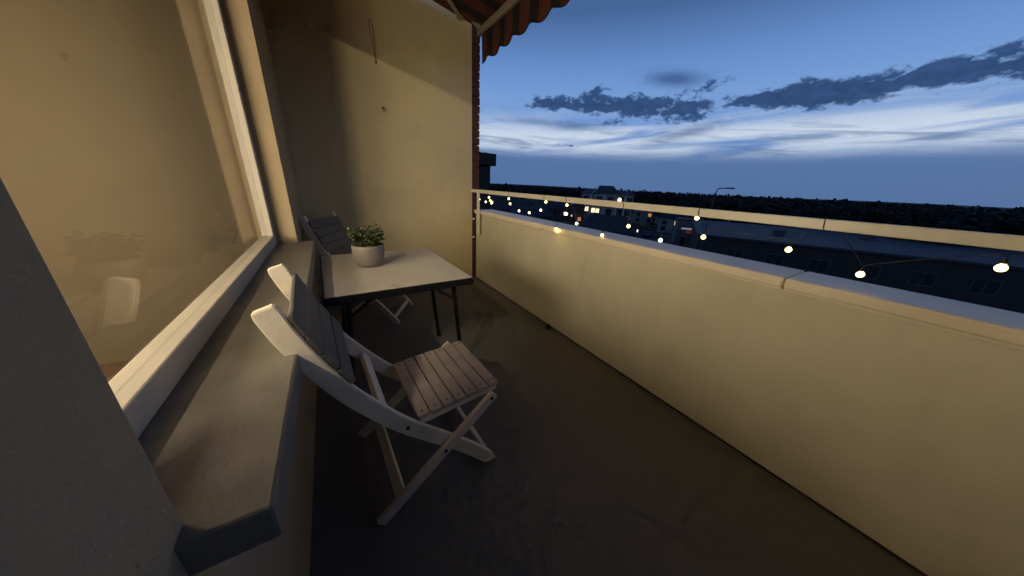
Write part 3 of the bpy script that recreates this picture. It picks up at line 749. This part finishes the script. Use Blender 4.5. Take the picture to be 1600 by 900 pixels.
# neighbouring block beyond the brick pier
p1 = atd(766, 270, 15); zt = atd(772, 240, 15).z; zl = atd(772, 259, 15).z
nb = thing('neighbour_block', 'dark neighbouring block with overhanging flat roof beyond the brick pier', 'building', (p1.x, p1.y, GZ), R(4))
MB().box(-6, 0, 0, 9, 0, zl-GZ).build('wall', WALLD, nb)
MB().box(-6.2, .22, -.2, 9.2, zl-GZ, zt-GZ, .04).build('roof_slab', WALLD, nb)
for q in range(6): MB().tube([(-.2-q*.35, .1, zt-GZ), (-.2-q*.35, .1, zt-GZ+.05)], .03, 6).build('roof_bolt', WALLD, nb)
# mast lamp
pa = atd(1122, 294, 34); pe = atd(1141, 291.5, 34)
ml = thing('mast_lamp', 'tall unlit mast lamp with bent arm against the sky', 'street lamp', (pa.x+.1, pa.y+.15, GZ))
hh = pa.z-GZ
dv = Vector((pe.x-pa.x, pe.y-pa.y, 0))
MB().tube([(0, 0, 0), (0, 0, hh*.6), (0, 0, hh-.5), (.03, -.05, hh-.12), (dv.x*.12, dv.y*.12, hh), (dv.x, dv.y, hh+.08)], [.09, .07, .055, .05, .045, .04], 8).build('mast', ADMETAL, ml)
MB().box(-.12, .12, -.35, .35, -.06, .06, .03, Matrix.Translation((dv.x*1.15, dv.y*1.15, hh+.06)) @ Matrix.Rotation(math.atan2(dv.y, dv.x)-math.pi/2, 4, 'Z')).build('lamp_head', ADMETAL, ml)
# lit lamps in the town
for i, (px, py, D, lab, hgt_) in enumerate(((996, 360, 78, 'white glowing pillar lamp beside the dark roofed house', 0), (1039, 341, 105, 'lit street lamp at the back of the car park', 0), (893, 337, 78, 'lit street lamp before the red brick house', 0),
        (872, 318, 130, 'lit street lamp on the street left of the brick house', 0), (1044, 319, 150, 'lit street lamp under the trees behind the car park', 0))):
    p = atd(px, py, D); s_ = thing('street_lamp', lab, 'street lamp', (p.x, p.y, GZ), 0, 'lit street lamps'); zl_ = p.z-GZ
    MB().tube([(0, 0, 0), (0, 0, zl_)], .05, 6).build('mast', ADMETAL, s_)
    big = (.26, .42, .30, .18, .22)[i]
    MB().lathe([(0, -big*(1.9 if i == 0 else .5)), (big*.55, -big*.4), (big*.6, big*.4), (big*.3, big), (0, big)], (0, 0, zl_), 12).build('lamp_head', LITW if i in (0, 1) else emat('street_light_dim', (1, .93, .85), .8), s_)
# parked cars
def make_car():
    t = thing('parked_car', '', 'car')
    side = [(-2.1, .35), (-2.15, .75), (-1.5, .95), (-.9, 1.42), (.7, 1.45), (1.5, .95), (2.1, .85), (2.15, .4)]
    MB().prism(side, 'y', -.85, .85).build('body', mat('car_paint', (.06, .065, .08), .3, .1, 3), t)
    for s_ in (-1, 1):
        MB().prism([(-1.3, .97), (-.85, 1.37), (.65, 1.39), (1.3, .97)], 'y', s_*.855-.004, s_*.855+.004).build('side_window', DGLASS, t)
        for x in (-1.35, 1.35):
            MB().tube([(x, s_*.72, .33), (x, s_*.90, .33)], .33, 14).build('wheel', BLACK, t)
        MB().box(2.12, 2.19, s_*.62-.16, s_*.62+.16, .60, .78, .02).build('headlight', mat('lens_white', (.8, .8, .8), .15), t)
        MB().box(-2.17, -2.10, s_*.62-.14, s_*.62+.14, .68, .85, .02).build('tail_light', mat('lens_red', (.4, .02, .02), .2), t)
    MB().poly([(-1.46, -.7, 1.0), (-1.46, .7, 1.0), (-.97, .62, 1.40), (-.97, -.62, 1.40)], [(0, 1, 2, 3)]).build('rear_window', DGLASS, t)
    MB().poly([(1.47, -.7, 1.0), (1.47, .7, 1.0), (.78, .62, 1.43), (.78, -.62, 1.43)], [(3, 2, 1, 0)]).build('windscreen', DGLASS, t)
    return t
car = make_car()
labs = ['dark parked car in the car park nearest the pillar lamp', 'dark parked car in the second row of the car park', 'dark parked car at the back of the car park', 'dark parked car beside the small shop']
for i, (px, py, rz) in enumerate(((1012, 366, 25), (1020, 352, 205), (1033, 343, 20), (1047, 352, 115))):
    o = car if i == 0 else copy_tree(car); p = onz(px, py, GZ+.6)
    o.location = (p.x, p.y, GZ+.01); o.rotation_euler[2] = R(rz); o['label'] = labs[i]; o['group'] = 'cars in the car park'
# trees
def crown_mesh(seed, rx, rz_, nl=900, leaf=.32):
    rr = random.Random(seed); b = MB()
    cl = [(Vector((rr.gauss(0, .42)*rx, rr.gauss(0, .42)*rx, rr.uniform(-.75, .8)*rz_)), rr.uniform(.28, .48)*rx) for _ in range(16)]
    for k in range(nl):
        c, r = rr.choice(cl); d = Vector((rr.gauss(0, 1), rr.gauss(0, 1), rr.gauss(0, 1))).normalized()
        p = c+d*r*rr.uniform(.6, 1.05); s_ = leaf*rr.uniform(.6, 1.5)
        u = Vector((rr.gauss(0, 1), rr.gauss(0, 1), rr.gauss(0, 1))).normalized(); v = u.cross(d).normalized(); 
        b.poly([p-u*s_-v*s_*.5, p+u*s_*.2-v*s_, p+u*s_+v*s_*.3, p-u*s_*.3+v*s_], [(0, 1, 2, 3)])
    me = bpy.data.meshes.new('crown'); b.bm.to_mesh(me); b.bm.free(); me.materials.append(FOL); return me
crowns = [crown_mesh(k, 3.6, 3.6, 2600, .27) for k in range(4)]
tm = MB().tube([(0, 0, 0), (.1, 0, 3), (0, .15, 6), (.1, 0, 8.5)], [.32, .26, .18, .06], 8).tube([(0, 0, 3.6), (1.2, .5, 6), (1.9, .8, 7.5)], [.14, .09, .04], 6).tube([(0, 0, 4.2), (-1.1, -.6, 6.4), (-1.7, -.8, 8)], [.13, .08, .03], 6)
tme = bpy.data.meshes.new('trunk'); tm.bm.to_mesh(tme); tm.bm.free(); tme.materials.append(TRUNK)
rt = random.Random(5)
tx_ = [(1008, 120, 1.02), (1024, 110, 1.0), (1042, 125, .98), (1058, 105, .93), (1073, 118, .95), (1090, 100, .9), (1106, 122, .92), (1126, 95, .92), (1150, 100, .95), (1180, 90, .92), (1215, 100, .97), (1255, 85, .93),
       (1300, 95, .95), (1350, 80, .93), (1410, 88, .96), (1470, 75, .92), (1535, 85, .96), (1590, 78, .94), (985, 135, .98), (880, 170, .96), (850, 190, .95), (820, 175, .9), (795, 200, .95), (962, 150, .97)]
for i, (px, D, sc) in enumerate(tx_):
    p = atd(px, 330, D)
    k_ = 0 if px < 900 else 1 if px < 1000 else 2 if px < 1120 else 3
    t = thing('tree', ('dark distant tree beyond the low dark houses near the neighbouring block', 'dark tall tree rising behind the large pale house', 'dark broad-crowned tree behind the car park and small shop', 'dark broad-crowned tree beyond the long flat-roofed block')[k_], 'tree',
              (p.x, p.y, GZ), rt.uniform(0, 6.28), ('distant trees by the dark houses', 'trees behind the pale house', 'trees behind the car park', 'trees beyond the flat-roofed block')[k_])
    o = link('trunk', tme, t); o.scale = (1, 1, .95)
    c_ = link('crown', crowns[i % 4], t); s_ = sc*rt.uniform(.92, 1.06); c_.scale = (s_*1.15, s_*1.15, s_*.95); c_.location = (0, 0, 7.6*sc)
# far wood as one dark mass
rf = random.Random(9); fv, ff = [], []
for k in range(4200):
    az_ = R(rf.uniform(8, 108)); D = 210+690*rf.random()**1.4
    x, y = D*math.sin(az_), D*math.cos(az_)
    zt_ = GZ+rf.uniform(8.3, 12.2)+D*.0016; rw_ = rf.uniform(2.0, 3.6)
    for j in range(14):
        q = rf.random(); a_ = rf.uniform(0, 6.283); rad = rw_*math.sqrt(q)
        c_ = Vector((x+rad*math.cos(a_), y+rad*math.sin(a_), zt_-q*3.2-rf.random()**2*4)); s_ = rf.uniform(.45, 1.15)
        u = Vector((rf.gauss(0, 1), rf.gauss(0, 1), rf.gauss(0, .6))).normalized(); v = u.cross(Vector((rf.gauss(0, 1), rf.gauss(0, 1), rf.gauss(0, 1)))).normalized()
        n0 = len(fv); fv += [c_-u*s_-v*s_*.6, c_+u*s_*.3-v*s_, c_+u*s_+v*s_*.4, c_-u*s_*.4+v*s_]; ff.append((n0, n0+1, n0+2, n0+3))
me = bpy.data.meshes.new('distant_wood'); me.from_pydata(fv, [], ff); me.materials.append(FOL)
o = link('distant_wood', me); stuff(o); o['label'] = 'dark far-off wood along the horizon'; o['category'] = 'wood'
